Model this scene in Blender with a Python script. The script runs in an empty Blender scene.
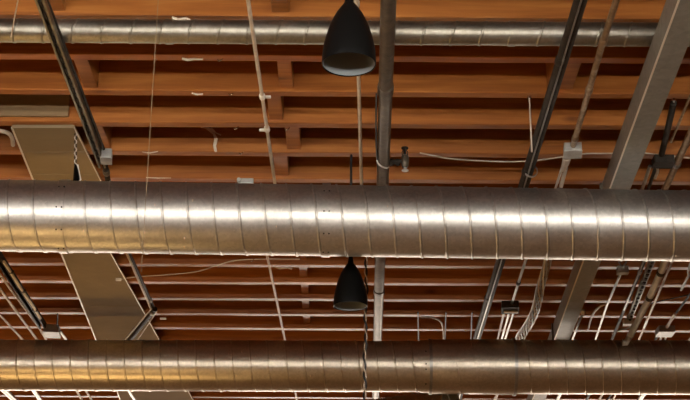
import bpy, bmesh, math, random
LAMP = 34.0
ADDED_FLOOD = 18
from mathutils import Vector, Matrix
random.seed(7)
C = bpy.context.scene.collection
PI = math.pi

# ------------------------------------------------------------------ camera
CAMZ = 1.6                       # eye height
F = 1400.0                       # focal length in pixels of a 690-wide picture
TH = math.atan(550 / F)          # looking up at the ceiling
RO = math.radians(0.37)
H = CAMZ + 3.24                  # underside of the joists
fw = Vector((0, math.cos(TH), math.sin(TH)))
r0 = Vector((1, 0, 0)); u0 = Vector((0, -math.sin(TH), math.cos(TH)))
rt = r0 * math.cos(RO) + u0 * math.sin(RO)
up = -r0 * math.sin(RO) + u0 * math.cos(RO)
EYE = Vector((0, 0, CAMZ))
cam = bpy.data.cameras.new('camera'); co = bpy.data.objects.new('camera', cam); C.objects.link(co)
M = Matrix((rt, up, -fw)).transposed().to_4x4(); M.translation = EYE
co.matrix_world = M
cam.sensor_width = 36; cam.lens = F / 690 * 36; cam.clip_end = 200
bpy.context.scene.camera = co


def ray(px, py):
    return (fw + rt * ((px - 345) / F) - up * ((py - 200) / F))


def U(px, py, z):                # the place at height z that is seen there
    d = ray(px, py); return EYE + d * ((z - CAMZ) / d.z)


def UY(px, py, y):
    d = ray(px, py); return EYE + d * (y / d.y)


# --------------------------------------------------------------- materials
def new_mat(name):
    m = bpy.data.materials.new(name); m.use_nodes = True
    return m, m.node_tree, m.node_tree.nodes['Principled BSDF']


def nd(nt, t, **k):
    n = nt.nodes.new(t)
    for a, v in k.items():
        if a in n.inputs: n.inputs[a].default_value = v
        else: setattr(n, a, v)
    return n


def ramp(nt, src, stops):
    r = nt.nodes.new('ShaderNodeValToRGB')
    e = r.color_ramp.elements
    while len(e) < len(stops): e.new(0.5)
    for i, (p, c) in enumerate(stops):
        e[i].position = p; e[i].color = (*c, 1) if len(c) == 3 else c
    nt.links.new(src, r.inputs[0]); return r.outputs[0]


def noise_mat(name, stops, scale=6, stretch=(1, 1, 1), rough=(.5, .7), metal=0., bump=.1, bscale=None, detail=6, dist=0.3, space='Object'):
    m, nt, b = new_mat(name)
    tc = nt.nodes.new('ShaderNodeTexCoord'); mp = nt.nodes.new('ShaderNodeMapping')
    mp.inputs['Scale'].default_value = stretch
    nt.links.new(tc.outputs[space], mp.inputs[0])
    n = nd(nt, 'ShaderNodeTexNoise', Scale=scale, Detail=detail, Distortion=dist)
    n.inputs['Roughness'].default_value = .6
    nt.links.new(mp.outputs[0], n.inputs['Vector'])
    nt.links.new(ramp(nt, n.outputs[0], stops), b.inputs['Base Color'])
    mr = nd(nt, 'ShaderNodeMapRange'); mr.inputs['To Min'].default_value = rough[0]; mr.inputs['To Max'].default_value = rough[1]
    nt.links.new(n.outputs[0], mr.inputs[0]); nt.links.new(mr.outputs[0], b.inputs['Roughness'])
    b.inputs['Metallic'].default_value = metal
    if bump:
        n2 = nd(nt, 'ShaderNodeTexNoise', Scale=bscale or scale * 2, Detail=4)
        nt.links.new(mp.outputs[0], n2.inputs['Vector'])
        bp = nd(nt, 'ShaderNodeBump', Strength=bump, Distance=.01)
        nt.links.new(n2.outputs[0], bp.inputs['Height']); nt.links.new(bp.outputs[0], b.inputs['Normal'])
    return m


def wood_mat(name, dark, mid, light):
    m, nt, b = new_mat(name)
    tc = nt.nodes.new('ShaderNodeTexCoord'); oi = nt.nodes.new('ShaderNodeObjectInfo')
    mp = nt.nodes.new('ShaderNodeMapping'); mp.inputs['Scale'].default_value = (.5, 9, 9)
    add = nd(nt, 'ShaderNodeVectorMath', operation='ADD')
    sc = nd(nt, 'ShaderNodeMath', operation='MULTIPLY'); sc.inputs[1].default_value = 37
    nt.links.new(oi.outputs['Random'], sc.inputs[0])
    nt.links.new(tc.outputs['Object'], add.inputs[0]); nt.links.new(sc.outputs[0], add.inputs[1])
    nt.links.new(add.outputs[0], mp.inputs[0])
    n = nd(nt, 'ShaderNodeTexNoise', Scale=3.0, Detail=8, Distortion=.6); n.inputs['Roughness'].default_value = .62
    nt.links.new(mp.outputs[0], n.inputs['Vector'])
    col = ramp(nt, n.outputs[0], [(.25, dark), (.5, mid), (.78, light)])
    # knots and blotches
    mp2 = nt.nodes.new('ShaderNodeMapping'); mp2.inputs['Scale'].default_value = (1.2, 3, 3)
    nt.links.new(add.outputs[0], mp2.inputs[0])
    v = nd(nt, 'ShaderNodeTexVoronoi', Scale=1.5); nt.links.new(mp2.outputs[0], v.inputs['Vector'])
    k = ramp(nt, v.outputs['Distance'], [(0.03, (.35, .28, .25)), (.12, (1, 1, 1))])
    mx = nt.nodes.new('ShaderNodeMix'); mx.data_type = 'RGBA'; mx.blend_type = 'MULTIPLY'; mx.inputs[0].default_value = .8
    nt.links.new(col, mx.inputs[6]); nt.links.new(k, mx.inputs[7])
    hs = nt.nodes.new('ShaderNodeHueSaturation')
    mr = nd(nt, 'ShaderNodeMapRange'); mr.inputs['To Min'].default_value = .82; mr.inputs['To Max'].default_value = 1.15
    nt.links.new(oi.outputs['Random'], mr.inputs[0]); nt.links.new(mr.outputs[0], hs.inputs['Value'])
    nt.links.new(mx.outputs[2], hs.inputs['Color']); nt.links.new(hs.outputs[0], b.inputs['Base Color'])
    b.inputs['Roughness'].default_value = .42
    b.inputs['Specular IOR Level'].default_value = .6
    bp = nd(nt, 'ShaderNodeBump', Strength=.25, Distance=.004)
    nt.links.new(n.outputs[0], bp.inputs['Height']); nt.links.new(bp.outputs[0], b.inputs['Normal'])
    return m


def duct_mat(name, stops, rough=(.24, .42), spangle=70, metal=.97, dent=.08):
    m, nt, b = new_mat(name)
    tc = nt.nodes.new('ShaderNodeTexCoord')
    v = nd(nt, 'ShaderNodeTexVoronoi', Scale=spangle); nt.links.new(tc.outputs['Object'], v.inputs['Vector'])
    n = nd(nt, 'ShaderNodeTexNoise', Scale=3.5, Detail=7, Distortion=.5); n.inputs['Roughness'].default_value = .65
    nt.links.new(tc.outputs['Object'], n.inputs['Vector'])
    col = ramp(nt, n.outputs[0], stops)
    sep = nt.nodes.new('ShaderNodeSeparateColor'); nt.links.new(v.outputs['Color'], sep.inputs[0])
    g = nd(nt, 'ShaderNodeMapRange'); g.inputs['To Min'].default_value = .90; g.inputs['To Max'].default_value = 1.08
    nt.links.new(sep.outputs[0], g.inputs[0])
    mx = nt.nodes.new('ShaderNodeMix'); mx.data_type = 'RGBA'; mx.blend_type = 'MULTIPLY'; mx.inputs[0].default_value = 1
    nt.links.new(col, mx.inputs[6]); nt.links.new(g.outputs[0], mx.inputs[7])
    nt.links.new(mx.outputs[2], b.inputs['Base Color'])
    a = nd(nt, 'ShaderNodeMath', operation='MULTIPLY_ADD'); a.inputs[1].default_value = .06
    mr = nd(nt, 'ShaderNodeMapRange'); mr.inputs['To Min'].default_value = rough[0]; mr.inputs['To Max'].default_value = rough[1]
    nt.links.new(n.outputs[0], mr.inputs[0]); nt.links.new(sep.outputs[1], a.inputs[0]); nt.links.new(mr.outputs[0], a.inputs[2])
    nt.links.new(a.outputs[0], b.inputs['Roughness'])
    b.inputs['Metallic'].default_value = metal
    n2 = nd(nt, 'ShaderNodeTexNoise', Scale=5, Detail=2); nt.links.new(tc.outputs['Object'], n2.inputs['Vector'])
    bp = nd(nt, 'ShaderNodeBump', Strength=dent, Distance=.02)
    nt.links.new(n2.outputs[0], bp.inputs['Height']); nt.links.new(bp.outputs[0], b.inputs['Normal'])
    return m


def plain(name, col, rough=.5, metal=0., emit=None, estr=0):
    m, nt, b = new_mat(name)
    b.inputs['Base Color'].default_value = (*col, 1); b.inputs['Roughness'].default_value = rough
    b.inputs['Metallic'].default_value = metal
    if emit:
        b.inputs['Emission Color'].default_value = (*emit, 1); b.inputs['Emission Strength'].default_value = estr
    n = nd(nt, 'ShaderNodeTexNoise', Scale=40); mr = nd(nt, 'ShaderNodeMapRange')
    mr.inputs['To Min'].default_value = max(0.05, rough - .1); mr.inputs['To Max'].default_value = min(1, rough + .1)
    nt.links.new(n.outputs[0], mr.inputs[0]); nt.links.new(mr.outputs[0], b.inputs['Roughness'])
    return m


WOOD = wood_mat('joist wood', (.23, .062, .008), (.38, .122, .018), (.52, .20, .04))
WOOD2 = wood_mat('blocking wood', (.20, .06, .01), (.34, .115, .02), (.46, .18, .04))
PLY = noise_mat('plywood', [(.3, (.20, .12, .05)), (.6, (.27, .17, .075)), (.8, (.34, .22, .10))], 3, (1, 8, 8), (.6, .75), bump=.1)
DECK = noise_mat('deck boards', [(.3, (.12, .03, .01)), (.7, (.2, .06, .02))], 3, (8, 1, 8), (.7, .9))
GALV = duct_mat('galvanized duct', [(.3, (.46, .43, .38)), (.55, (.53, .50, .45)), (.75, (.58, .55, .50))], (.33, .43))
GALV2 = duct_mat('galvanized duct far', [(.3, (.45, .38, .29)), (.55, (.53, .46, .36)), (.75, (.58, .52, .42))], (.27, .33))
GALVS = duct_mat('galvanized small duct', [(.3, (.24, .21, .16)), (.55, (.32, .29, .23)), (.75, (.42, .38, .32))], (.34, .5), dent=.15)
SHEET = duct_mat('dull sheet metal', [(.3, (.19, .17, .14)), (.6, (.24, .22, .18)), (.8, (.29, .26, .22))], (.38, .5), 40, .35)
BEIGE = noise_mat('beige sheet', [(.3, (.25, .185, .105)), (.6, (.29, .215, .125)), (.8, (.34, .255, .15))], 3, (1, 1, 1), (.8, .95), bump=.05)
BEIGE.node_tree.nodes['Principled BSDF'].inputs['Specular IOR Level'].default_value = .06
EDGE = plain('bright cut edge', (.75, .66, .52), .4, .3)
PIPE = noise_mat('black iron pipe', [(.3, (.07, .055, .038)), (.6, (.13, .10, .07)), (.8, (.22, .17, .12))], 20, (1, 1, 1), (.32, .45), .5, .15)
BLACKP = noise_mat('dark pipe', [(.3, (.02, .016, .012)), (.7, (.05, .038, .028))], 20, (1, 1, 1), (.45, .6), .0, .1)
BLACKP.node_tree.nodes['Principled BSDF'].inputs['Specular IOR Level'].default_value = .1
PIPE.node_tree.nodes['Principled BSDF'].inputs['Specular IOR Level'].default_value = .3
STRUT = noise_mat('weathered strut', [(.3, (.14, .12, .08)), (.6, (.23, .20, .14)), (.8, (.40, .36, .27))], 25, (1, 1, 1), (.35, .5), .8, .1)
EMT = noise_mat('zinc conduit', [(.3, (.26, .25, .22)), (.7, (.40, .38, .34))], 15, (1, 1, 1), (.28, .38), .9, .03)
PALE = noise_mat('pale painted conduit', [(.3, (.48, .38, .28)), (.7, (.66, .55, .42))], 15, (1, 1, 1), (.4, .55), .1, .05)
RUST = noise_mat('rusty conduit', [(.3, (.16, .08, .03)), (.55, (.30, .19, .10)), (.75, (.5, .42, .32))], 18, (1, 1, 1), (.3, .5), .6, .15)
BOXM = noise_mat('junction box steel', [(.3, (.30, .29, .26)), (.7, (.46, .45, .41))], 20, (1, 1, 1), (.35, .5), .6, .05)
BLACK = plain('black enamel', (.0035, .0033, .003), .4)
BLACK.node_tree.nodes['Principled BSDF'].inputs['Specular IOR Level'].default_value = .06
RUBBER = plain('black cord', (.01, .01, .01), .5)
WHITE = plain('white plastic', (.75, .70, .60), .5)
PAPER = noise_mat('torn paper', [(.3, (.6, .46, .33)), (.7, (.82, .68, .52))], 30, (1, 1, 1), (.7, .9))
SILVER = noise_mat('bright silver paint', [(.3, (.55, .55, .53)), (.7, (.72, .71, .68))], 15, (1, 1, 1), (.25, .35), .6, .03)
SHINY = plain('chrome steel', (.75, .72, .66), .15, 1.)
LAMPIN = plain('grey shade lining', (.22, .23, .23), .35)


# ------------------------------------------------------------ mesh helpers
def obj(name, bm, mat, parent=None, smooth=False, angle=35):
    me = bpy.data.meshes.new(name)
    bmesh.ops.recalc_face_normals(bm, faces=bm.faces[:])
    bm.to_mesh(me); bm.free(); me.materials.append(mat)
    if smooth:
        for p in me.polygons: p.use_smooth = True
        me.set_sharp_from_angle(angle=math.radians(angle))
    o = bpy.data.objects.new(name, me); C.objects.link(o)
    if parent: o.parent = parent
    return o


def tag(o, label, cat, group=None):
    o['label'] = label; o['category'] = cat
    if group: o['group'] = group
    return o


def thing(name, label, cat, group=None):
    o = bpy.data.objects.new(name, None); C.objects.link(o); o.empty_display_size = .1
    return tag(o, label, cat, group)


def struct(name, bm, mat, parent=None, **k):
    o = obj(name, bm, mat, parent, **k)
    if not parent: o['kind'] = 'structure'
    return o


def frame(d):
    d = d.normalized()
    ref = Vector((0, 0, 1)) if abs(d.z) < .9 else Vector((0, 1, 0))
    a = d.cross(ref).normalized(); b = a.cross(d).normalized()
    return a, b


def tube(bm, pts, r, n=16, cap=True, radii=None):
    rings = []
    N = len(pts)
    for i, p in enumerate(pts):
        if i == 0: d = pts[1] - p
        elif i == N - 1: d = p - pts[i - 1]
        else: d = (pts[i + 1] - p).normalized() + (p - pts[i - 1]).normalized()
        a, b = frame(d); rr = radii[i] if radii else r
        rings.append([bm.verts.new(p + (a * math.cos(t) + b * math.sin(t)) * rr) for t in (2 * PI * k / n for k in range(n))])
    for i in range(N - 1):
        for k in range(n):
            bm.faces.new((rings[i][k], rings[i][(k + 1) % n], rings[i + 1][(k + 1) % n], rings[i + 1][k]))
    if cap:
        bm.faces.new(rings[0]); bm.faces.new(rings[-1][::-1])
    return bm


def profile(bm, p0, p1, pts, closed=True):
    """extrude a 2D outline (a = across, b = up) along p0-p1"""
    a, b = frame(p1 - p0)
    A = [bm.verts.new(p0 + a * x + b * y) for x, y in pts]; B = [bm.verts.new(p1 + a * x + b * y) for x, y in pts]
    n = len(pts)
    for k in range(n):
        bm.faces.new((A[k], A[(k + 1) % n], B[(k + 1) % n], B[k]))
    bm.faces.new(A); bm.faces.new(B[::-1])
    return bm


def box(bm, c, s, rz=0, bev=0):
    g = bmesh.ops.create_cube(bm, size=1)
    for v in g['verts']:
        v.co = Vector((v.co.x * s[0], v.co.y * s[1], v.co.z * s[2]))
    if bev:
        es = list({e for v in g['verts'] for e in v.link_edges})
        r = bmesh.ops.bevel(bm, geom=es, offset=bev, segments=2, affect='EDGES', profile=.5)
        vs = {v for f in r['faces'] for v in f.verts} | {v for v in g['verts'] if v.is_valid}
    else: vs = g['verts']
    R = Matrix.Rotation(rz, 3, 'Z')
    for v in vs: v.co = R @ v.co + Vector(c)
    return bm


def extend(a, b, e0, e1):
    d = (b - a).normalized(); return a - d * e0, b + d * e1


def smooth_path(pts, sub=6):
    out = []
    P = [pts[0] * 2 - pts[1]] + pts + [pts[-1] * 2 - pts[-2]]
    for i in range(1, len(P) - 2):
        for s in range(sub):
            t = s / sub
            out.append(.5 * ((2 * P[i]) + (P[i + 1] - P[i - 1]) * t + (2 * P[i - 1] - 5 * P[i] + 4 * P[i + 1] - P[i + 2]) * t * t
                             + (-P[i - 1] + 3 * P[i] - 3 * P[i + 1] + P[i + 2]) * t ** 3))
    out.append(pts[-1]); return out


# --------------------------------------------------------------- the room
XW, YB, YF = 7.5, -7.0, 21.0
DZ = .30                                     # joist depth
FLOORM = noise_mat('worn brown floor', [(.3, (.28, .155, .06)), (.7, (.40, .23, .095))], 1.5, (1, 1, 1), (.4, .6), bump=.05)
WALLM = noise_mat('brown plaster wall', [(.3, (.20, .13, .085)), (.7, (.27, .19, .12))], 2, (1, 1, 1), (.8, .95), bump=.05)
WINM = plain('daylight pane', (.8, .8, .8), .3, 0, (1.0, .90, .75), .6)
WINF = plain('daylight pane cool', (.8, .8, .8), .3, 0, (1.0, .86, .72), 9.5)
FRM = plain('window frame paint', (.06, .05, .04), .5)
bm = bmesh.new(); box(bm, (0, (YB + YF) / 2, -.1), (2 * XW + .4, YF - YB + .4, .2)); struct('floor', bm, FLOORM)
bm = bmesh.new(); box(bm, (0, (YB + YF) / 2, H + DZ + .03), (2 * XW + .4, YF - YB + .4, .06)); struct('ceiling', bm, DECK)
for nm, c, s in (('wall_left', (-XW - .1, (YB + YF) / 2, (H + DZ) / 2), (.2, YF - YB, H + DZ)),
                 ('wall_right', (XW + .1, (YB + YF) / 2, (H + DZ) / 2), (.2, YF - YB, H + DZ)),
                 ('wall_back', (0, YB - .1, (H + DZ) / 2), (2 * XW + .4, .2, H + DZ)),
                 ('wall_front', (0, YF + .1, (H + DZ) / 2), (2 * XW + .4, .2, H + DZ))):
    bm = bmesh.new(); box(bm, c, s); struct(nm, bm, WALLM)
wi = 0
for (yy, sgn, mat, zc, hh) in ((YB, 1, WINM, 2.0, 1.7), (YF, -1, WINF, 2.8, 1.7)):
    for xc in (-4.6, 0, 4.6):
        wi += 1
        bm = bmesh.new(); box(bm, (xc, yy + sgn * .03, zc), (3.4, .04, hh)); w = struct('window_%d' % wi, bm, mat)
        bm = bmesh.new()
        for dx in (-1.74, -.58, .58, 1.74): box(bm, (xc + dx, yy + sgn * .06, zc), (.08, .1, hh + .16))
        for dz in (-hh / 2 - .04, 0, hh / 2 + .04): box(bm, (xc, yy + sgn * .06, zc + dz), (3.4, .09, .08))
        obj('window_frame', bm, FRM, w)

# --------------------------------------------------------------- joists
S = .406; JW = .064
Y0 = U(345, 62, H).y                         # back lower edge of the joist just below the small duct
ORD = ['zeroth', 'first', 'second', 'third', 'fourth', 'fifth', 'sixth', 'seventh', 'eighth', 'ninth', 'tenth', 'eleventh', 'twelfth']
def jlabel(k):
    if k <= -1:
        return 'exposed orange wooden ceiling joist, ' + {-1: 'directly above the small spiral duct', -2: 'second above the small spiral duct at the top edge',
            -3: 'third above the small spiral duct, past the top edge'}[k]
    if k <= 3: return 'exposed orange wooden ceiling joist, %s one below the small spiral duct' % ORD[k + 1]
    if k in (4, 5, 6): return 'exposed wooden ceiling joist %s the large upper spiral duct' % {4: 'just above the top edge of', 5: 'hidden mostly behind the upper half of', 6: 'hidden mostly behind the lower half of'}[k]
    if k <= 12: return 'dark red ceiling joist with pale underside, %s one below the large upper duct' % ORD[k - 6]
    if k <= 17: return 'dark wooden ceiling joist behind the lower spiral duct, %s from the duct top' % ORD[k - 12]
    return 'far ceiling joist with pale underside, %s one beneath the lower spiral duct' % ORD[k - 17]
for k in range(-3, 21):
    yb = Y0 + k * S
    bm = bmesh.new()
    n = 40
    rows = []
    for i in range(n + 1):
        x = -XW + 2 * XW * i / n
        w = random.uniform(-.0012, .0012); zz = random.uniform(-.0015, .0015)
        bv = .004
        ring = [(yb - JW + w, H + DZ), (yb - JW + w, H + bv + zz), (yb - JW + bv + w, H + zz), (yb - bv + w, H + zz), (yb + w, H + bv + zz), (yb + w, H + DZ)]
        rows.append([bm.verts.new((x, a, b)) for a, b in ring])
    for i in range(n):
        for j in range(6):
            bm.faces.new((rows[i][j], rows[i][(j + 1) % 6], rows[i + 1][(j + 1) % 6], rows[i + 1][j]))
    bm.faces.new(rows[0]); bm.faces.new(rows[-1][::-1])
    tag(obj('ceiling_joist', bm, WOOD), jlabel(k), 'joist', 'parallel ceiling joists')

# short blocks nailed between joists: (x0, x1) in the photograph, index of the joist they stand behind, lift
for (x0, x1, k, lift, lab) in (
        (270, 288, -2, .02, 'short wood block between joists above the small duct, left of the upper pendant'),
        (44, 59, -2, .02, 'short wood block between joists at the top left beside the grey strut channel'),
        (79, 93, 0, .012, 'short wood block with nail holes between joists beside the grey strut channel'),
        (278, 292, 0, .02, 'short wood block between joists just under the small duct, right of the thin conduit'),
        (268, 282, 1, .02, 'short wood block touching the thin pale conduit on its right at the white clip'),
        (286, 300, 2, .02, 'short wood block two bays above the large duct, standing clear of the thin conduit'),
        (274, 288, 3, .02, 'short wood block immediately above the large upper duct by the thin conduit'),
        (92, 107, 2, .015, 'short wood block behind the junction box of the left strut channel'),
        (552, 578, 0, .02, 'wide wood block between joists just under the small duct behind the dark right pipe'),
        (299, 306, 7, .04, 'small wood block below the large duct, left of the lower pendant'),
        (299, 307, 8, .04, 'small wood block left of the lower pendant shade, second below the large duct'),
        (301, 308, 9, .04, 'small wood block level with the lower pendant rim'),
        (302, 309, 10, .04, 'small wood block just below the lower pendant rim'),
        (303, 310, 11, .04, 'small wood block just above the lower spiral duct')):
    yb = Y0 + k * S
    ym = yb + (S - JW) / 2
    t = (H + lift - CAMZ)
    pc = U(345, 200, H)  # only for scale of a pixel at that depth
    dep = Vector((0, ym, H - CAMZ)).dot(fw)
    py = 200 - F * (Vector((0, ym, H - CAMZ)).dot(u0) / dep)
    xa = U(x0, py, H).x; xb = U(x1, py, H).x
    bm = bmesh.new(); box(bm, ((xa + xb) / 2, ym, H + lift + .13), (xb - xa, S - JW - .002, .26), 0, .003)
    for q in range(3):
        pass
    tag(obj('wood_block', bm, WOOD2), lab, 'wood block', 'blocks between the joists')
# plywood piece on a joist at the left
yb = Y0 + 2 * S
xr = U(70, 122, H).x
bm = bmesh.new(); box(bm, ((-XW + xr) / 2 , yb - JW - .012, H + .16), (xr + XW - .02, .018, .27), 0, .002)
tag(obj('plywood_panel', bm, PLY), 'olive brown plywood strip fixed against a joist above the beige panel at left', 'panel')

# --------------------------------------------------------------- ducts
def spiral(bm, p0, p1, r, pitch, tilt=None, hand=1, seam=.0045, n=72):
    d = (p1 - p0); L = d.length; d = d.normalized(); a, b = frame(d)
    prof = ((0, 0), (.004, seam), (.010, seam), (.014, 0))
    T = []
    turns = int(L / pitch)
    for i in range(turns + 1):
        for t, h in prof: T.append((i * pitch + t, h))
    T = [(t, h) for t, h in T if t < L]
    prev = None
    for t, h in T:
        ring = []
        for k in range(n):
            th = 2 * PI * k / n
            sh = -hand * (pitch * (k / n) if tilt is None else tilt * math.sin(th))
            ring.append(bm.verts.new(p0 + d * (t + sh) + (a * math.cos(th) + b * math.sin(th)) * (r + h)))
        if prev:
            for k in range(n if tilt is not None else n - 1):
                bm.faces.new((prev[k], prev[(k + 1) % n], ring[(k + 1) % n], ring[k]))
        prev_ring = ring
        if tilt is None:       # helix: the last column meets the ring one turn further on
            rings.append(ring)
        prev = ring
    if tilt is None:
        m = len(prof)
        for i in range(len(rings) - m - 1):
            bm.faces.new((rings[i + m][n - 1], rings[i][0], rings[i + 1][0], rings[i + m + 1][n - 1]))
    return bm
rings = []


def band(bm, p, d, r, w, h=.006, n=64, tape=False):
    d = d.normalized(); a, b = frame(d)
    prev = None; R = []
    for t, rr in ((-w / 2, r), (-w / 2, r + h), (w / 2, r + h), (w / 2, r)):
        R.append([bm.verts.new(p + d * t + (a * math.cos(2 * PI * k / n) + b * math.sin(2 * PI * k / n)) * rr) for k in range(n)])
    for i in range(3):
        for k in range(n): bm.faces.new((R[i][k], R[i][(k + 1) % n], R[i + 1][(k + 1) % n], R[i + 1][k]))


def screw(bm, p, d, r, th, s=.006):
    d = d.normalized(); a, b = frame(d); nrm = a * math.cos(th) + b * math.sin(th)
    c = p + nrm * (r + s * .3)
    g = bmesh.ops.create_uvsphere(bm, u_segments=8, v_segments=6, radius=s)
    for v in g['verts']: v.co += c


def at_x(p0, p1, x):
    t = (x - p0.x) / (p1.x - p0.x); return p0.lerp(p1, t)


def front_angle(p, d):           # the angle on the ring that faces the eye
    a, b = frame(d); q = (EYE - p).normalized(); return math.atan2(q.dot(b), q.dot(a))


# small duct right under the joists
zs = H - .07
A, B = U(0, 30.5, zs), U(690, 34.8, zs); d = B - A
A = at_x(A, B, -XW); B = at_x(U(0, 30.5, zs), U(690, 34.8, zs), XW)
small = thing('spiral_duct', 'small galvanized spiral duct running tight under the joists at the top', 'duct')
bm = bmesh.new(); spiral(bm, A, B, .057, .138, tilt=.018, hand=-1, seam=.003, n=48); obj('duct_pipe', bm, GALVS, small, True, 25)
for x, w in ((170, .012), (512, .01)):
    bm = bmesh.new(); p = U(x, 33, zs); p = at_x(A, B, p.x); band(bm, p, B - A, .057, w * 3, .004); obj('coupling', bm, GALVS, small, True)

# large upper duct
zm = H - .55
A0, B0 = U(0, 215.5, zm), U(690, 226, zm)
MA, MB_ = at_x(A0, B0, -XW + .1), at_x(A0, B0, XW - .3)
RM = .195
main = thing('spiral_duct', 'large galvanized spiral duct crossing the middle of the view', 'duct')
rings = []; bm = bmesh.new(); spiral(bm, MA, MB_, RM, .1365, hand=1); obj('duct_pipe', bm, GALV, main, True, 25)
for x in (66, 326):
    p = at_x(MA, MB_, U(x, 218, zm).x); bm = bmesh.new(); band(bm, p, MB_ - MA, RM + .003, .045, .004)
    obj('coupling', bm, GALV, main, True)
    th0 = front_angle(p, MB_ - MA)
    for s in (-1, 1):
        for dt in (-1.0, -.35, .25, .9):
            bm = bmesh.new(); screw(bm, p + (MB_ - MA).normalized() * .014 * s, MB_ - MA, RM + .007, th0 + dt, .0045)
            obj('screw', bm, BLACKP, main)

# lower duct: two runs and a plain sleeve
zl = H - .55
A0, B0 = U(0, 365, zl), U(690, 367.5, zl)
LA, LB = at_x(A0, B0, -XW + .1), at_x(A0, B0, XW - .3)
low = thing('spiral_duct', 'large galvanized spiral duct with a smooth sleeve crossing the bottom of the view', 'duct')
pa, pb = at_x(LA, LB, U(430, 366, zl).x), at_x(LA, LB, U(514, 366, zl).x)
rings = []; bm = bmesh.new(); spiral(bm, LA, pa + (pb - pa) * .3, .191, .134, hand=1); obj('duct_pipe', bm, GALV2, low, True, 25)
rings = []; bm = bmesh.new(); spiral(bm, pb - (pb - pa) * .5, LB, .203, .134, hand=1); obj('duct_pipe', bm, GALV2, low, True, 25)
bm = bmesh.new(); tube(bm, [pa - (pb - pa) * .12, pa, pa + (pb - pa) * .03, pb], 0, 72, False, [.197, .197, .203, .2085]); obj('sleeve', bm, GALV2, low, True)
for p, r in ((pa, .2), (pb, .209)):
    bm = bmesh.new(); band(bm, p, LB - LA, r, .022, .009); obj('coupling', bm, EMT, low, True)
th0 = front_angle(pa, LB - LA)
for dt in (-.7, -.1, .1, .6):
    bm = bmesh.new(); screw(bm, pa - (pb - pa) * .06, LB - LA, .197, th0 + dt, .006); obj('screw', bm, BLACKP, low)

# spots of paint and sealant on the duct skins
def spots(A_, B_, R_, parent, zz_, items):
    dd_ = (B_ - A_).normalized(); a_, b_ = frame(dd_)
    for (px, py, sz) in items:
        p = at_x(A_, B_, U(px, py, zz_).x)
        # find the angle on the skin that projects to py
        best = min((th for th in (front_angle(p, dd_) + i * .03 for i in range(-50, 51))), key=lambda th: abs(pj(p + (a_ * math.cos(th) + b_ * math.sin(th)) * R_)[1] - py))
        nrm = a_ * math.cos(best) + b_ * math.sin(best); tng = nrm.cross(dd_)
        bm = bmesh.new(); g = bmesh.ops.create_icosphere(bm, subdivisions=1, radius=1)
        for v in g['verts']:
            w1 = random.uniform(.7, 1.3)
            v.co = p + nrm * (R_ + v.co.z * .002) + dd_ * v.co.x * sz * .5 * w1 + tng * v.co.y * sz * 1.1 * w1
        obj('sealant_spot', bm, PAPER, parent)
def pj(p):
    q = p - EYE; dp = q.dot(fw); return 345 + F * q.dot(rt) / dp, 200 - F * q.dot(up) / dp
spots(MA, MB_, RM + .001, main, zm, [(190, 200, .009), (189, 206, .006), (193, 238, .008), (195, 247, .010), (154, 205, .008), (154, 233, .010), (154.5, 243, .007), (278, 226, .007), (387, 206, .006), (300, 262, .006), (652, 256, .009), (96, 231, .008)])
spots(LA, LB, .192, low, zl, [(240, 352, .010), (241, 376, .008), (242, 384, .009), (255, 356, .007), (312, 376, .009), (16, 373, .008), (227, 354, .006), (275, 355, .007)])
spots(LA, LB, .204, low, zl, [(673, 369, .014)])

# branch duct leaving the back of the lower duct
br = thing('branch_duct', 'short golden spiral branch duct showing under the lower duct near the sleeve', 'duct')
q0 = UY(446, 405, pa.y + .50); q1 = UY(395, 412, pa.y + .95)
rings = []; bm = bmesh.new(); spiral(bm, q0 + (q0 - q1) * .05, q1 + (q1 - q0) * .6, .125, .1, hand=1); obj('duct_pipe', bm, GALV2, br, True, 25)

# rectangular duct on the right (grey side, darker bottom)
zt, zb = H - .145, H - .285
rd = thing('rectangular_duct', 'rectangular grey sheet metal duct running away at the right, beneath the joists', 'duct')
e0, e1 = U(679, 0, zb), U(558, 330, zb)      # lower left edge
e0, e1 = extend(e0, e1, 3.5, 6)
g0 = U(668, 90, zb); a_, b_ = frame(e1 - e0)
W = (g0 - U(643, 90, zb)).length * .97
bm = bmesh.new(); profile(bm, e0, e1, [(0, 0), (W, 0), (W, zt - zb), (0, zt - zb)])
obj('duct_body', bm, SHEET, rd)
bm = bmesh.new()
profile(bm, e0, e1, [(-.003, -.003), (.004, -.003), (.004, .0), (0, .0), (0, .006), (-.003, .006)])
obj('corner_seam', bm, EDGE, rd)
L = (e1 - e0).length; dd = (e1 - e0).normalized()
for t in (3.0, 5.9, 8.8, 11.7):
    p = e0 + dd * t; bm = bmesh.new()
    profile(bm, p, p + dd * .03, [(-.012, -.012), (W + .012, -.012), (W + .012, zt - zb + .005), (-.012, zt - zb + .005)])
    obj('joint_flange', bm, SHEET, rd)

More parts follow.
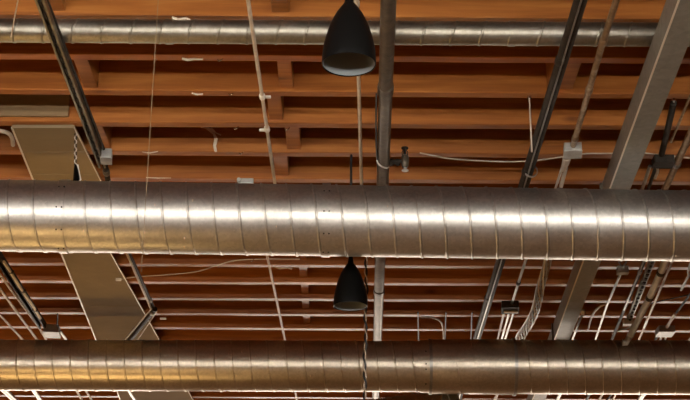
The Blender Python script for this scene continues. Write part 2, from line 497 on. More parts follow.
# --------------------------------------------------------------- beige panels on the left
def sheet(name, lab, corners, z, th, left_edge=True):
    t = thing(name, lab, 'panel')
    P = [U(x, y, z) for x, y in corners]      # near-left, near-right, far-right, far-left
    bm = bmesh.new()
    lo = [bm.verts.new(p) for p in P]; hi = [bm.verts.new(p + Vector((0, 0, th))) for p in P]
    bm.faces.new(lo); bm.faces.new(hi[::-1])
    for i in range(4): bm.faces.new((lo[i], lo[(i + 1) % 4], hi[(i + 1) % 4], hi[i]))
    obj('panel_board', bm, BEIGE, t)
    for (i, j) in ((0, 3), (1, 2)):
        bm = bmesh.new(); tube(bm, [P[i] + Vector((0, 0, .002)), P[j] + Vector((0, 0, .002))], .007 if i == 0 else .004, 6); obj('edge_lip', bm, EDGE, t)
    for f in (.35, .7):
        bm = bmesh.new(); a = P[0].lerp(P[3], f); b = P[1].lerp(P[2], f); tube(bm, [a, b], .0025, 6); obj('joint_line', bm, BEIGE, t)
    return t
sheet('beige_panel', 'flat beige sheet panel under the joists at left, above the large upper duct', [(12, 128), (74, 128), (106, 192), (38, 192)], H - .022, .02)
sheet('beige_panel', 'flat beige sheet panel under the joists at left, between the two large ducts', [(50, 226), (95, 226), (195, 404), (122, 404)], H - .022, .02)

# --------------------------------------------------------------- linear runs
def run(name, lab, cat, pts, z, r, mat, ext=(0, 0), couplings=(), parent=None, part='pipe', cr=1.3, cl=.06, cmat=None, curve=False, n=14, straps=()):
    """a pipe through the given pixels at height z; couplings at given y"""
    P = [U(p[0], p[1], H - (p[2] if len(p) > 2 else z)) for p in pts]
    if ext[0]: P[0] = extend(P[0], P[1], ext[0], 0)[0]
    if ext[1]: P[-1] = extend(P[-2], P[-1], 0, ext[1])[1]
    if curve: P = smooth_path(P)
    if parent is None and not couplings:
        bm = bmesh.new(); tube(bm, P, r, n); return tag(obj(name, bm, mat, None, True), lab, cat)
    t = parent or thing(name, lab, cat)
    bm = bmesh.new(); tube(bm, P, r, n); obj(part, bm, mat, t, True)
    for y in couplings:
        for i in range(len(P) - 1):
            ya, yb_ = proj(P[i])[1], proj(P[i + 1])[1]
            if min(ya, yb_) <= y <= max(ya, yb_):
                lo, hi = 0., 1.
                for _ in range(30):
                    mmm = (lo + hi) / 2
                    if (proj(P[i].lerp(P[i + 1], mmm))[1] < y) == (ya < yb_): lo = mmm
                    else: hi = mmm
                c = P[i].lerp(P[i + 1], lo); d = (P[i + 1] - P[i]).normalized()
                bm = bmesh.new(); tube(bm, [c - d * cl / 2, c - d * cl * .3, c + d * cl * .3, c + d * cl / 2], 0, n, True, [r * 1.12, r * cr, r * cr, r * 1.12])
                obj('coupling', bm, cmat or mat, t, True)
                break
    return t


def proj(p):
    q = p - EYE; dpt = q.dot(fw); return 345 + F * q.dot(rt) / dpt, 200 - F * q.dot(up) / dpt


def jbox(lab, px, py, z, size, mat=BOXM, rz=0, knock=True, name='junction_box'):
    t = thing(name, lab, 'electrical box')
    c = U(px, py, H - z)
    bm = bmesh.new(); box(bm, c, size, rz, .004); obj('box_body', bm, mat, t)
    bm = bmesh.new(); box(bm, c - Vector((0, 0, size[2] / 2 + .002)), (size[0] * 1.04, size[1] * 1.04, .004), rz, .001)
    for sx in (-1, 1):
        for sy in (-1, 1):
            g = bmesh.ops.create_uvsphere(bm, u_segments=6, v_segments=4, radius=.004)
            off = Matrix.Rotation(rz, 3, 'Z') @ Vector((sx * size[0] * .38, sy * size[1] * .38, -size[2] / 2 - .004))
            for v in g['verts']: v.co += c + off
    obj('cover_plate', bm, mat, t)
    return t


def channel(name, lab, a, b, z, ext, w=.041, mat=STRUT, parent=None):
    P0, P1 = U(*a, H - z), U(*b, H - z); P0, P1 = extend(P0, P1, *ext)
    t = parent or thing(name, lab, 'strut channel')
    k = .004; h = w / 2
    out = [(-h, h), (-h, -h), (-.25 * w, -h), (-.25 * w, -h + .008), (-.25 * w - k, -h + .008), (-.25 * w - k, -h + k), (-h + k, -h + k), (-h + k, h - k),
           (h - k, h - k), (h - k, -h + k), (.25 * w + k, -h + k), (.25 * w + k, -h + .008), (.25 * w, -h + .008), (.25 * w, -h), (h, -h), (h, h)]
    bm = bmesh.new(); profile(bm, P0, P1, out); obj('channel', bm, mat, t)
    return t, P0, P1


# left strut channel with a box and the pipe below it
t, c0, c1 = channel('strut_channel', 'grey slotted strut channel running away at the top left, ending at a small box', (41, 0), (100, 158), .17, (2.5, .1))
d = (c1 - c0).normalized()
a_, b_ = frame(d)
for q in range(46):
    p = c0 + d * (.2 + q * .11)
    if (p - c1).dot(d) > -.05: break
    bm = bmesh.new(); tube(bm, [p - d * .03 - b_ * .014, p + d * .03 - b_ * .014], .005, 6); obj('slot', bm, BLACKP, t)
run('channel_shade', '', '', [(47, 0), (104, 150)], .15, .008, BLACKP, (2.5, 0), parent=t, part='rod')  # dark rod added as the shaded right side of the channel
jbox('small grey box at the lower end of the left strut channel', 106.5, 156, .17, (.062, .10, .055), rz=.12)
run('iron_pipe', 'dark pipe continuing from the left strut box under the large upper duct to a bend', 'pipe',
    [(105, 165), (109, 186), (128, 252), (154.5, 311)], .17, .016, BLACKP, couplings=(172, 300), cmat=STRUT)
run('conduit', 'pale thin conduit alongside the dark bent pipe below the large upper duct at left', 'conduit',
    [(121, 240), (151.5, 310)], .19, .008, PALE)
run('iron_pipe', 'short black pipe slanting back left from the bend across the beige panel', 'pipe', [(155, 309), (129, 341), (105, 372)], .2, .019, BLACKP, couplings=(312,), cmat=STRUT)
run('conduit', 'thin pale conduit slanting back left beside the short black pipe', 'conduit', [(151, 309), (124, 341)], .23, .005, PALE)
run('conduit', 'thin pale conduit edging the right of the short black slanting pipe', 'conduit', [(157, 311), (136, 342)], .21, .005, PALE)

# bottom left tracks
t, c0, c1 = channel('strut_channel', 'dark strut channel with bright fittings at the lower left, ending at a grey box', (-3, 255), (43, 326), .2, (3.0, 0), .05, BLACKP)
for (x, y) in ((8, 268), (14, 277.5), (20, 287), (26, 296), (32.5, 305.5), (38, 314.5)):
    p = U(x, y, H - .235); d = (c1 - c0).normalized()
    bm = bmesh.new(); tube(bm, [p - d * .13, p + d * .10], .010, 8); obj('bright_tube', bm, WHITE, t, True)
for i, (x, y) in enumerate(((11, 272), (23, 291), (35, 310))):
    p = U(x, y, H - .235); bm = bmesh.new(); box(bm, p, (.04, .03, .02), .2, .003); obj('clip', bm, BLACKP, t)
jbox('pale grey square box at the lower left just above the lower duct', 52, 331, .22, (.12, .17, .06), rz=.1)
run('antenna_rod', 'thin black rod sticking up beside the pale grey box at lower left', 'rod', [(57, 333), (57.5, 314)], .2, .006, BLACKP)
run('conduit', 'short pale conduit leaving the grey box at lower left toward the lower duct', 'conduit', [(60, 331), (68, 342)], .22, .010, EMT, (0, .3))
run('conduit', 'tan conduit at lower left, closest to the dark strut channel', 'conduit', [(0, 275), (38, 326), (47, 341)], .14, .009, PALE, (3, 1))
run('conduit', 'tan conduit at lower left, middle of the three tan ones', 'conduit', [(0, 289), (38, 341)], .2, .010, PALE, (2, 1))
run('conduit', 'tan conduit at the far lower left corner, outermost of three', 'conduit', [(0, 315), (24, 341)], .2, .009, PALE, (1.5, 1))
run('conduit', 'bare silver conduit below the lower duct in the bottom left corner', 'conduit', [(2, 388), (17, 402)], .2, .028, EMT, (.4, 1))
run('conduit', 'silver conduit under the lower duct, second from bottom left corner', 'conduit', [(32, 388), (42, 402)], .2, .02, EMT, (.4, 1))
run('conduit', 'white thin conduit under the lower duct, one of a close pair at bottom left', 'conduit', [(75, 388), (83, 402)], .2, .010, WHITE, (.4, 1))
run('conduit', 'white thin conduit under the lower duct, right one of the close pair', 'conduit', [(84, 388), (93, 402)], .2, .010, WHITE, (.4, 1))
run('conduit', 'short silver conduit on the beige panel below the lower duct', 'conduit', [(127, 388), (136, 402)], .2, .014, EMT, (.4, 1))
run('cable', 'pale curved hose at the left edge beside the upper beige panel', 'hose', [(-14, 130), (0, 131), (8, 133), (12, 138), (13, 145)], .03, .012, PALE, curve=True)

# thin conduit left of the pendants
run('conduit', 'thin pale conduit with white clips running away left of the pendants', 'conduit',
    [(248, 0), (266, 122), (275, 184), (275, 196), (257, 208), (285, 340), (297, 400)], .155, .0095, PALE, (3, 4), couplings=(96.5, 129), cr=1.7, cl=.05, cmat=WHITE)
for (x, y, w_, lb) in ((266, 97, .05, 'small white clip on the thin pale conduit two joists below the small duct'), (263, 130, .04, 'small white clip on the thin pale conduit one joist nearer the large duct')):
    bm = bmesh.new(); c = U(x, y, H - .13); box(bm, c, (w_, .02, .012), 0, .002); tag(obj('pipe_clip', bm, WHITE), lb, 'clip')
# conduit behind the upper pendant
run('conduit', 'pale straight conduit passing behind the upper pendant lamp beside the thick pipe', 'conduit',
    [(356.5, 0), (361.5, 184)], .155, .0095, PALE, (3, .6), couplings=(4,), cr=1.5)
# sprinkler main
sp = run('sprinkler_pipe', 'thick dark iron sprinkler pipe running away beside the pendant lamps', 'pipe',
         [(388.5, 0), (375.5, 400)], .185, .0355, PIPE, (3, 5), couplings=(89, 291), cr=1.15, cl=.09, n=24, part='pipe')
run('cable', 'thin dark cable strapped along the left side of the thick sprinkler pipe', 'cable', [(376.5, 94), (376, 120), (376.5, 150), (379, 180)], .2, .005, RUBBER, curve=True)
# sprinkler branch and head
t = thing('fire_sprinkler', 'sprinkler head on a side branch of the thick pipe, above the large duct', 'sprinkler')
zz = .19
bm = bmesh.new(); tube(bm, [U(386, 163, H - zz), U(404, 161, H - zz)], .014, 14)
for x0, x1 in ((390, 393.5), (396, 399)): tube(bm, [U(x0, 162.5, H - zz), U(x1, 162, H - zz)], .021, 6)
obj('branch_pipe', bm, BLACKP, t, True)
c = U(405, 161, H - zz)
bm = bmesh.new(); tube(bm, [c + Vector((0, 0, .035)), c + Vector((0, 0, .03)), c, c - Vector((0, 0, .03)), c - Vector((0, 0, .04))], 0, 14, True, [.014, .02, .023, .02, .012]); obj('tee', bm, PIPE, t, True)
bm = bmesh.new(); tube(bm, [c + Vector((0, 0, .03)), c + Vector((0, 0, .075))], .008, 8); tube(bm, [c + Vector((0, 0, .075)), c + Vector((0, 0, .082))], .02, 10)
for s in (-1, 1): tube(bm, [c + Vector((s * .014, 0, .03)), c + Vector((s * .016, 0, .055)), c + Vector((0, 0, .078))], .003, 6)
obj('upper_frame', bm, BLACKP, t)
bm = bmesh.new(); tube(bm, [c - Vector((0, 0, .035)), c - Vector((0, 0, .055))], .008, 8); tube(bm, [c - Vector((0, 0, .055)), c - Vector((0, 0, .060))], .019, 12); obj('deflector', bm, SILVER, t)
bm = bmesh.new()
P = [U(377, 160, H - .2), U(378, 163, H - .225), U(381, 166, H - .232), U(386, 168, H - .22), U(389, 167, H - .2)]
tube(bm, smooth_path(P), .0045, 6); tag(obj('wire_tie', bm, WHITE), 'white wire tie looped around the thick sprinkler pipe', 'wire')

# right dark pipe, two side by side
t = run('iron_pipe', 'shiny dark pipe pair running away right of the sprinkler pipe', 'pipe',
        [(578, 0), (475.5, 337)], .185, .019, BLACKP, (3, 5), couplings=(60, 171, 298), cr=1.25, part='pipe')
run('', '', '', [(584.5, 0), (479.5, 337)], .18, .014, BLACKP, (3, 5), parent=t)
bm = bmesh.new(); a, b = U(581.5, 0, H - .205), U(478, 337, H - .205); a, b = extend(a, b, 3, 5)
tube(bm, [a, b], .0045, 8); obj('highlight_strip', bm, EMT, t, True)  # thin bright strip added as the highlight along the dark pipes
bm = bmesh.new(); c = U(531, 171, H - .19); d = (b - a).normalized(); band(bm, c, d, .034, .02, .004, 20); obj('clamp', bm, EMT, t, True)

# rusty conduit with box, then pale pair
run('conduit', 'rust brown conduit ending at a square box above the large duct at right', 'conduit',
    [(616.5, 0), (602, 45), (573, 146)], .185, .0155, RUST, (3, 0), couplings=(42, 90, 138), cr=1.25, cmat=RUST)
jbox('grey square box at the end of the rust brown conduit above the large duct', 572.5, 150, .19, (.095, .105, .05), rz=-.1)
t = thing('conduit_fitting', 'angled fitting with two pale conduits below the grey square box, above the large duct', 'fitting')
bm = bmesh.new(); tube(bm, [U(567, 157, H - .2), U(566, 162, H - .2), U(563, 170, H - .2)], 0, 10, True, [.024, .022, .014]); obj('elbow', bm, PALE, t, True)
for a, b, m, r in (((562, 168), (555, 190), SILVER, .008), ((566, 168), (560, 190), SILVER, .012)):
    bm = bmesh.new(); tube(bm, list(extend(U(*a, H - .2), U(*b, H - .2), 0, .5)), r, 10); obj('conduit', bm, m, t, True)

# between the ducts, right: conduit to box with three outlets
run('conduit', 'bright thin conduit from under the large duct down to the dark box with three outlets', 'conduit',
    [(529, 250), (512, 303)], .2, .010, EMT, (.2, 0), couplings=(283,), cr=1.6, cmat=BLACKP)
jbox('dark box with pale lower edge between the ducts, feeding three thin conduits', 510, 307, .2, (.125, .16, .05), rz=-.1, mat=BLACKP)
bm = bmesh.new(); box(bm, U(511, 311, H - .225), (.105, .03, .03), 0, .004); tag(obj('box_bracket', bm, PALE), 'pale bracket under the dark box between the ducts', 'bracket')
for i, (a, b, w) in enumerate((((504, 313), (498, 338), 'left'), ((509, 313), (502, 338), 'middle'), ((513.5, 313), (505.5, 338), 'right'))):
    run('conduit', '%s one of three short white conduits leaving the dark box toward the lower duct' % w, 'conduit', [a, b], .2, .009, EMT if i else WHITE, (0, .3))

# cable bundle
P = [(549, 245), (547.5, 262), (541, 285), (538, 300), (534, 314), (527, 327), (522, 334), (517, 345)]
bun = thing('cable_bundle', 'drooping bundle of twisted pale and brown cables left of the rectangular duct', 'cables')
path = smooth_path([U(x, y, H - .22 - .03 * max(0, math.sin(i / 7 * PI))) for i, (x, y) in enumerate(P)], 10)
for j in range(9):
    ph = 2 * PI * j / 9; bm = bmesh.new(); pts = []
    for i, p in enumerate(path):
        wv = .02 + .018 * (i / len(path)); tw = ph + i * .16
        pts.append(p + Vector((math.cos(tw) * wv, 0, math.sin(tw) * wv * .6)))
    tube(bm, pts, .0058, 6); obj('cable', bm, (WHITE, PALE, RUST)[j % 3] if j % 2 else EMT, bun, True)

# right hand run of boxes and conduits between the ducts
jbox('small grey box hung by a V hook under the large duct at right', 622.5, 270, .2, (.075, .06, .045))
bm = bmesh.new()
for s in (-1, 1): tube(bm, [U(622.5 + s * 4, 262, H - .18), U(622.5, 267, H - .18)], .005, 6)
tag(obj('wire_hook', bm, EMT), 'V shaped wire hook above the small grey box at right', 'hook')
run('conduit', 'thin bright conduit from the small V hook box down to the lower duct', 'conduit', [(621, 273), (607, 305), (596, 338)], .2, .009, EMT, (0, .5))
run('cable', 'curved pale cable arching left off the thin conduit beside the rectangular duct', 'cable', [(607, 304), (601, 306), (595, 311), (591, 319), (588, 330)], .19, .008, PALE, curve=True)
run('cable', 'thin bright conduit right against the far end of the rectangular duct', 'conduit', [(584, 310), (573, 338)], .31, .008, EMT, (0, .3), couplings=(312,), cr=2.2, cmat=PALE)
run('conduit', 'dark conduit with bright flecks, left edge of the heavy pipe cluster at right', 'conduit', [(644, 262), (613, 337)], .2, .012, BLACKP, (.4, 3), couplings=(272, 300), cmat=EMT)
run('conduit', 'thin bright conduit inside the heavy pipe cluster at right', 'conduit', [(641, 268), (624, 310)], .215, .006, EMT, (.3, 0))
t = thing('threaded_rack', 'dark grey slotted rail in the heavy pipe cluster between the ducts at right', 'rail')
a, b = U(653, 258, H - .18), U(629, 320, H - .18); bm = bmesh.new(); profile(bm, a, b, [(-.02, -.012), (.02, -.012), (.02, .012), (-.02, .012)]); obj('rail_bar', bm, STRUT, t)
d = (b - a)
for i in range(16):
    p = a + d * (i + .5) / 16 - Vector((0, 0, .013)); bm = bmesh.new(); tube(bm, [p - d * .012, p + d * .012], .011, 8); obj('slot', bm, BLACKP, t)
jbox('small tan box at the end of the dark slotted rail', 628, 322, .2, (.075, .07, .04), mat=PALE)
t = run('silver_pipe', 'bright silver pipe with black joints ending over the lower duct at right', 'pipe',
        [(672, 247, .27), (650, 297, .3), (630, 336, .37), (626, 342.5, .42), (622.5, 342.5, .42)], .25, .025, SILVER, couplings=(272, 297), cr=1.12, cl=.05, cmat=BLACKP, n=20)
run('conduit', 'thin dark conduit just right of the bright silver pipe between the ducts', 'conduit', [(672, 262), (640, 337)], .2, .009, RUST, (.4, 4), couplings=(324,), cr=1.2, cl=.2, cmat=EMT)
run('cable', 'thin pale cable curving in front of the heavy pipe cluster above the lower duct', 'cable', [(612, 334), (620, 330), (628, 328), (640, 322)], .2, .006, PALE, curve=True)
run('conduit', 'short bright conduit with a kink at the right edge under the large duct', 'conduit', [(691, 262), (688, 272), (689, 275), (681, 290)], .2, .009, EMT, couplings=())
jbox('grey square box near the right edge just above the lower duct', 665, 331, .2, (.125, .15, .05))
run('conduit', 'short tan conduit entering the square box near the right edge', 'conduit', [(675, 314), (667, 327)], .2, .012, PALE)
run('conduit', 'long dark conduit behind the square box near the right edge', 'conduit', [(697, 285), (671, 320), (655, 340)], .15, .009, BLACKP, (2, 3))
for i, (a, b) in enumerate((((662, 336), (658, 345)), ((666.5, 336), (663, 345)))):
    run('conduit', '%s short white stub below the square box near the right edge' % ('left', 'right')[i], 'conduit', [a, b], .2, .008, WHITE)
run('cable', 'pale cable rising off the lower duct at the extreme right edge', 'cable', [(686, 345), (690, 339), (696, 330)], .2, .009, PALE)
run('cable', 'thin dark cable crossing the joists toward the right edge between the ducts', 'cable', [(640, 306), (665, 300), (697, 293)], .06, .005, RUBBER)

# right upper group
run('iron_pipe', 'black vertical pipe with a bright tip above the dark box, right of the rectangular duct', 'pipe', [(673.5, 103), (668, 128), (661, 157)], .18, .017, BLACKP, couplings=())
bm = bmesh.new(); tube(bm, [U(674, 99, H - .18), U(673.5, 104, H - .18)], .007, 8); tag(obj('bolt_tip', bm, SHINY), 'bright bolt tip on top of the black pipe at right', 'bolt')
jbox('flat black box right of the rectangular duct above the large duct', 663, 161, .2, (.11, .09, .045), mat=BLACKP)
for i, (a, b, m) in enumerate((((650, 166), (642, 190), EMT), ((656, 166), (648, 190), BLACKP))):
    run('conduit', '%s conduit below the flat black box right of the rectangular duct' % ('bright thin', 'dark')[i], 'conduit', [a, b], .2, .010, m, (0, .5))
run('conduit', 'short pale curved stub hanging from the flat black box', 'conduit', [(657, 165), (657.5, 172), (655, 178)], .21, .008, PALE, curve=True)
run('conduit', 'thin tan conduit in the upper right corner right of the rectangular duct', 'conduit', [(692, 92), (671, 142)], .19, .007, RUST, (2.5, 0))
t = run('iron_pipe', 'brown pipe with a pale ring at the right edge above the large duct', 'pipe', [(694, 126), (665, 189)], .2, .019, RUST, (2.5, .6), couplings=(164,), cr=1.35, cl=.04, cmat=EMT)
run('conduit', 'silver conduit under the lower duct near the bottom right, thick one', 'conduit', [(648, 388), (638, 402)], .22, .022, EMT, (.3, 1))
run('conduit', 'silver conduit under the lower duct at bottom right, second from the sleeve', 'conduit', [(563, 388), (556, 402)], .2, .016, EMT, (.3, 1))
run('conduit', 'pale conduit under the lower duct just right of the sleeve', 'conduit', [(500, 388), (494, 402)], .2, .014, PALE, (.3, 1))
run('conduit', 'thin bright conduit under the lower duct between the two silver ones', 'conduit', [(606, 388), (598, 402)], .2, .010, WHITE, (.3, 1))

# thin hangers and wires
def hang(name, lab, cat, px0, py0, py1, Y, r, mat, top=None):
    p1 = UY(px0, py0, Y); p2 = UY(px0, py1, Y); zt_ = p1.z if top is None else top
    bm = bmesh.new(); tube(bm, [Vector((p1.x, Y, zt_)), Vector((p1.x, Y, p2.z))], r, 8)
    return tag(obj(name, bm, mat, None, True), lab, cat)
yj = lambda k: Y0 + k * S - JW / 2
hang('hanging_wire', 'hair-thin pale wire hanging straight down in front of the large duct at left', 'wire', 152, 100, 272, yj(-2), .0012, BEIGE, H)
run('hanging_wire', 'hair-thin tan wire slanting across the small duct at the top left', 'wire', [(18, 0), (11, 37)], .15, .003, PALE)
t = thing('hanging_rod', 'thin pale rod with a small top nut hanging near the dark right pipe', 'rod')
p1 = UY(529.5, 100, yj(1)); p2 = UY(530, 152, yj(1))
bm = bmesh.new(); tube(bm, [Vector((p1.x, p1.y, H)), Vector((p1.x, p1.y, p2.z))], .0045, 8); obj('rod', bm, PALE, t)
bm = bmesh.new(); tube(bm, [Vector((p1.x, p1.y, H)), Vector((p1.x, p1.y, H - .018))], .012, 6); obj('nut', bm, SHINY, t)

# duct hanger at left: wire with a turnbuckle down to the large duct
t = thing('duct_hanger', 'twisted wire hanger with black and white clamp above the large duct at left', 'hanger')
Yh = at_x(MA, MB_, U(76, 180, H - .35).x).y - .02
pt, pm, pe = UY(75, 138, Yh + .1), UY(75.5, 165, Yh + .05), UY(76.5, 181, Yh)
pts = []
for s in (0, PI):
    bm = bmesh.new(); tube(bm, [Vector((pt.x, pt.y, H)).lerp(pm, i / 40) + Vector((math.cos(i * .7 + s) * .006, 0, 0)) for i in range(41)], .003, 6)
    obj('wire', bm, WHITE if s else BLACKP, t, True)
bm = bmesh.new(); tube(bm, [pm, pm.lerp(pe, .3), pe], 0, 10, True, [.006, .012, .02]); obj('clamp', bm, BLACK, t, True)
bm = bmesh.new(); tube(bm, [pm + Vector((.012, 0, 0)), pe + Vector((.022, 0, .01)), pe + Vector((.016, 0, -.0))], .005, 8); obj('hook', bm, WHITE, t, True)

# sagging wires along the joists
run('wire', 'thin pale wire sagging under a joist between the sprinkler head and the rectangular duct', 'wire',
    [(420, 153), (450, 158.5), (485, 161), (520, 161.5), (548, 159), (583, 154), (606, 153.5), (640, 153), (657, 154.5), (690, 158)], .01, .0045, PALE, curve=True)
run('wire', 'thin grey wire sagging across the joists below the large duct at left', 'wire',
    [(118, 279.5), (128, 278), (140, 276.5), (170, 274.5), (197, 271.5), (215, 266), (235, 260.5), (262, 259), (300, 259)], .02, .004, PALE, curve=True)
bm = bmesh.new(); box(bm, U(118.5, 279.5, H - .03), (.04, .02, .02), 0, .003); tag(obj('wire_clip', bm, WHITE), 'white plastic clip at the left end of the sagging grey wire', 'clip')
bm = bmesh.new(); box(bm, U(163, 318.5, H - .02), (.05, .02, .015), 0, .003); tag(obj('wire_clip', bm, WHITE), 'white plastic clip on a joist just right of the bend in the dark pipe', 'clip')
bm = bmesh.new(); box(bm, U(251, 314, H - .02), (.02, .02, .02), 0, .003)
bm.free()
run('cable', 'arched pale cable stub below joists right of the thick pipe, above the lower duct', 'cable', [(420, 317), (432, 317.5), (440, 321), (443, 328), (443.5, 339)], .03, .008, PALE, curve=True)
run('cable', 'thin black cable bridging the joists right of the thick pipe', 'cable', [(418, 312), (418.5, 340)], .05, .006, RUBBER)
run('cable', 'thin black cable right of the arched pale cable stub', 'cable', [(446, 312), (445, 340)], .05, .006, RUBBER)
run('cable', 'thin black cable left of the dark pipe pair above the lower duct', 'cable', [(472, 312), (471, 340)], .05, .006, RUBBER)
bm = bmesh.new(); box(bm, U(246, 181.5, H - .33), (.085, .03, .03), 0, .004); c = U(241, 181.5, H - .33)
tube(bm, [c - Vector((.01, .03, 0)), c + Vector((-.01, .0, 0))], .012, 10)
tag(obj('duct_bracket', bm, BOXM), 'small grey bracket resting on top of the large upper duct', 'bracket')

# hanging twisted cord in front of the lower duct
t = thing('twisted_rope', 'twisted black and pale cord hanging straight down right of the lower pendant', 'cord')
Yc = 8.9
pA, pB = UY(366.5, 258, Yc), UY(364, 425, Yc)
zc0 = Y0; n = 150
topz = H
for s, m in ((0, RUBBER), (PI, PALE)):
    bm = bmesh.new(); pts = []
    for i in range(n + 1):
        f = i / n; z = topz + (pB.z - topz) * f
        x = pA.x + (pB.x - pA.x) * max(0, (z - pA.z) / (pB.z - pA.z))
        pts.append(Vector((x + math.cos(i * .42 + s) * .0075 + .004 * math.sin(i * .17), Yc + math.sin(i * .42 + s) * .0075, z)))
    tube(bm, pts, .0062 if s == 0 else .0045, 6); obj('strand', bm, m, t, True)

# --------------------------------------------------------------- pendants
def lathe(bm, c, prof, n=64):
    R = [[bm.verts.new(c + Vector((r * math.cos(2 * PI * k / n), r * math.sin(2 * PI * k / n), z))) for k in range(n)] for r, z in prof]
    for i in range(len(R) - 1):
        for k in range(n): bm.faces.new((R[i][k], R[i][(k + 1) % n], R[i + 1][(k + 1) % n], R[i + 1][k]))
    return bm


def pendant(lab, px, py, Y, dia, hgt, top):
    c = UY(px, py, Y); R = dia / 2
    t = thing('pendant_lamp', lab, 'pendant lamp', 'black pendant lamps')
    t.location = c; Z = Vector((0, 0, 0))
    pr = [(0.0, .17), (.04, .24), (.1, .35), (.19, .50), (.29, .62), (.38, .715), (.48, .80), (.58, .87), (.67, .925), (.77, .967), (.87, .992), (.95, 1.0), (1.0, .995)]
    out = [(R * r, hgt * (1 - f)) for f, r in pr]
    inn = [(R * r - .004, hgt * (1 - f) - .003 * (1 - f)) for f, r in pr[::-1]]
    bm = bmesh.new(); lathe(bm, Z, [(0.001, hgt)] + out + [(R * .99, -.003)] + inn[:1]); obj('shade', bm, BLACK, t, True, 50)
    bm = bmesh.new(); lathe(bm, Z, inn + [(.001, hgt - .01)]); obj('shade_lining', bm, LAMPIN, t, True, 50)
    bm = bmesh.new(); lathe(bm, Z, [(.001, hgt + .035), (.012, hgt + .035), (.016, hgt + .01), (.018, hgt - .002)], 24); obj('neck', bm, BLACK, t, True)
    bm = bmesh.new(); tube(bm, [Vector((0, 0, hgt + .03)), Vector((0, 0, top - c.z))], .0075, 10); obj('cord', bm, RUBBER, t, True)
    bm = bmesh.new(); lathe(bm, Z, [(.001, .09), (.02, .092), (.034, .11), (.036, .13), (.026, .16), (.016, .18), (.015, .22)], 24); obj('bulb', bm, plain('frosted bulb', (.05, .05, .045), .2), t, True)
    return t
pendant('larger-looking black bell pendant lamp at the top centre, in front of the small duct', 349, 64, 4.48, .194, .25, H + DZ)
pendant('smaller-looking black bell pendant lamp hanging between the two large ducts', 350.5, 306, yj(3), .192, .255, H)

# --------------------------------------------------------------- scraps on the joists
def scrap(lab, pts, k, w, name='paper_scrap'):
    """a torn strip stuck on the near face of joist k"""
    y = Y0 + k * S - JW - .004
    bm = bmesh.new(); P = [UY(px, py, y - random.uniform(0, .012)) for px, py in pts]
    rows = []
    for i, p in enumerate(P):
        d = (P[min(i + 1, len(P) - 1)] - P[max(i - 1, 0)]).normalized(); s = Vector((-d.z, 0, d.x))
        ww = w * random.uniform(.5, 1.1)
        rows.append([bm.verts.new(p + s * ww + Vector((0, 0, 0))), bm.verts.new(p + Vector((0, -.003, 0))), bm.verts.new(p - s * ww), bm.verts.new(p + Vector((0, .002, 0)))])
    for i in range(len(rows) - 1):
        for j in range(4): bm.faces.new((rows[i][j], rows[i][(j + 1) % 4], rows[i + 1][(j + 1) % 4], rows[i + 1][j]))
    bm.faces.new(rows[0]); bm.faces.new(rows[-1][::-1])
    tag(obj(name, bm, PAPER), lab, 'paper scrap')
scrap('torn pale paper strip dangling from a joist left of the thin conduit', [(201, 127), (206, 127), (210, 130), (214, 134), (216, 139), (214.5, 146), (216, 152)], 3, .010)
scrap('small pale paper curl beside the dangling torn strip', [(211, 128), (216, 133), (221, 135)], 3, .006)
scrap('jagged pale scrap on the joist just under the small duct at left', [(182, 58.5), (188, 60), (194, 59), (203, 59)], 0, .008)
scrap('jagged pale scrap on the joist second under the small duct', [(192, 93), (197, 94.5), (203, 94)], 1, .007)
scrap('pale scrap on the joist above the small duct at left', [(172, 17), (178, 20), (186, 18), (190, 20)], -1, .009)
scrap('short whitish scrap on a joist left of the hanging torn strip', [(142, 152), (150, 153), (158, 151.5)], 3, .004)
scrap('long whitish scrap low on the joist above the large duct at left', [(146, 177.5), (158, 178), (171, 178)], 4, .004)
scrap('whitish scrap along the joist underside left of the lower pendant', [(273, 266), (280, 268.5), (288, 267.5), (292, 269)], 7, .008)
# bent nails / hooks
for (x, y, k, lab) in ((220, 62, 0, 'small bent shiny nail under the joist below the small duct'),
                       (231, 96, 1, 'small bent shiny nail under the second joist below the small duct'),
                       (236, 130, 2, 'small bent shiny nail beside the white clip row above the large duct'),
                       (241, 155, 3, 'bent dark nail under the third joist above the large duct'),
                       (287, 131, 2, 'small nail under the joist right of the thin pale conduit'),
                       (252, 262, 7, 'small pale nail hanging just below the large upper duct')):
    p = UY(x, y - 1.5, Y0 + k * S - JW - .002); bm = bmesh.new()
    P = [p + Vector((.014, .0, .012)), p + Vector((.008, -.012, -.002)), p + Vector((-.004, -.014, -.010)), p + Vector((-.012, -.01, 0))]
    tube(bm, smooth_path(P, 4), .0035, 6); tag(obj('bent_nail', bm, SHINY), lab, 'nail', 'bent nails in the joists')

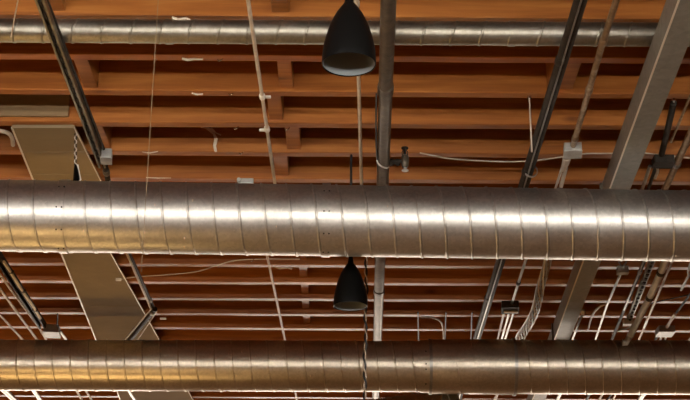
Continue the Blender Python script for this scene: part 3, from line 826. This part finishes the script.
# --------------------------------------------------------------- light
# long linear lamps hung below the joists, ahead of and above the eye (outside the picture)
TUBE = plain('lamp diffuser', (.8, .8, .8), .4, 0, (1.0, .97, .92), LAMP)
TUBE2 = plain('lower lamp diffuser', (.8, .8, .8), .4, 0, (1.0, .97, .92), LAMP * 1.7)
def linear_lamp(lab, x0, x1, y, z, w_, h_, mat, hang_=True):
    t = thing('linear_lamp', lab, 'lamp', 'linear lamps')
    bm = bmesh.new(); box(bm, ((x0 + x1) / 2, y, z), (x1 - x0, w_, h_), 0, .01); obj('diffuser', bm, mat, t)
    bm = bmesh.new(); box(bm, ((x0 + x1) / 2, y, z + h_ / 2 + .02), (x1 - x0 + .04, w_ + .02, .04), 0, .005); box(bm, ((x0 + x1) / 2, y, z - h_ / 2 - .02), (x1 - x0 + .04, w_ + .04, .04), 0, .005); obj('housing', bm, BLACK, t)  # lower plate added to keep the lamp's light off the floor
    for x in (x0 + .3, x1 - .3):
        bm = bmesh.new(); tube(bm, [Vector((x, y, z + h_ / 2)), Vector((x, y, H + DZ))], .004, 6); obj('suspension_wire', bm, BLACK, t)
linear_lamp('long linear lamp hung across the room, the upper of two', -6.8, 4.0, 2.0, H - .80, .10, .10, TUBE)
linear_lamp('long linear lamp hung across the room, the lower of two', -6.5, 5.0, 1.7, H - 1.35, .10, .09, TUBE2)
def added_down_lamp(lab, x, y, z, sx, sy, watts, col=(1, .66, .34)):  # unseen lamps added to warm the floor that the ducts reflect
    t = thing('added_flood_lamp', lab, 'lamp', 'added downward flood lamps'); t.location = (x, y, z)
    bm = bmesh.new(); box(bm, (0, 0, .05), (sx + .04, sy + .04, .06), 0, .005); obj('housing', bm, BLACK, t)
    li = bpy.data.lights.new('flood', 'AREA'); li.shape = 'RECTANGLE'; li.size = sx; li.size_y = sy; li.energy = watts; li.color = col
    lo = bpy.data.objects.new('added_flood_light', li); C.objects.link(lo); lo.parent = t; lo.location = (0, 0, .015)
def floor_lamp(lab, x0, x1, y):
    t = thing('floor_strip_lamp', lab, 'lamp', 'warm strip lamps on stands')
    bm = bmesh.new(); box(bm, ((x0 + x1) / 2, y, 1.0), (x1 - x0, .16, .08), 0, .01); obj('diffuser', bm, WARM, t)
    bm = bmesh.new(); box(bm, ((x0 + x1) / 2, y, .94), (x1 - x0 + .04, .2, .04), 0, .005); obj('tray', bm, BLACK, t)
    for x in (x0 + .2, x1 - .2):
        bm = bmesh.new(); tube(bm, [Vector((x, y, 0)), Vector((x, y, .93))], .015, 10); obj('stand', bm, BLACK, t)
WARM = plain('warm lamp diffuser', (.8, .7, .5), .4, 0, (1.0, .64, .24), 14.0)
floor_lamp('warm strip lamp on two stands below the large upper duct', -6.5, -1.6, 6.1)
floor_lamp('warm strip lamp on two stands below the lower duct', -6.5, -1.4, 8.9)
for x in (-4.5, 0, 4.5): added_down_lamp('long flat lamp added over the floor behind the viewer', x, -1.0, H - .5, 3.0, .3, ADDED_FLOOD)

w = bpy.data.worlds.new('world'); bpy.context.scene.world = w; w.use_nodes = True
w.node_tree.nodes['Background'].inputs[0].default_value = (.9, .75, .6, 1); w.node_tree.nodes['Background'].inputs[1].default_value = .006

sc = bpy.context.scene
sc.view_settings.view_transform = 'Standard'; sc.view_settings.look = 'None'; sc.view_settings.gamma = 1
sc.view_settings.exposure = 0.33
sc.cycles.max_bounces = 8
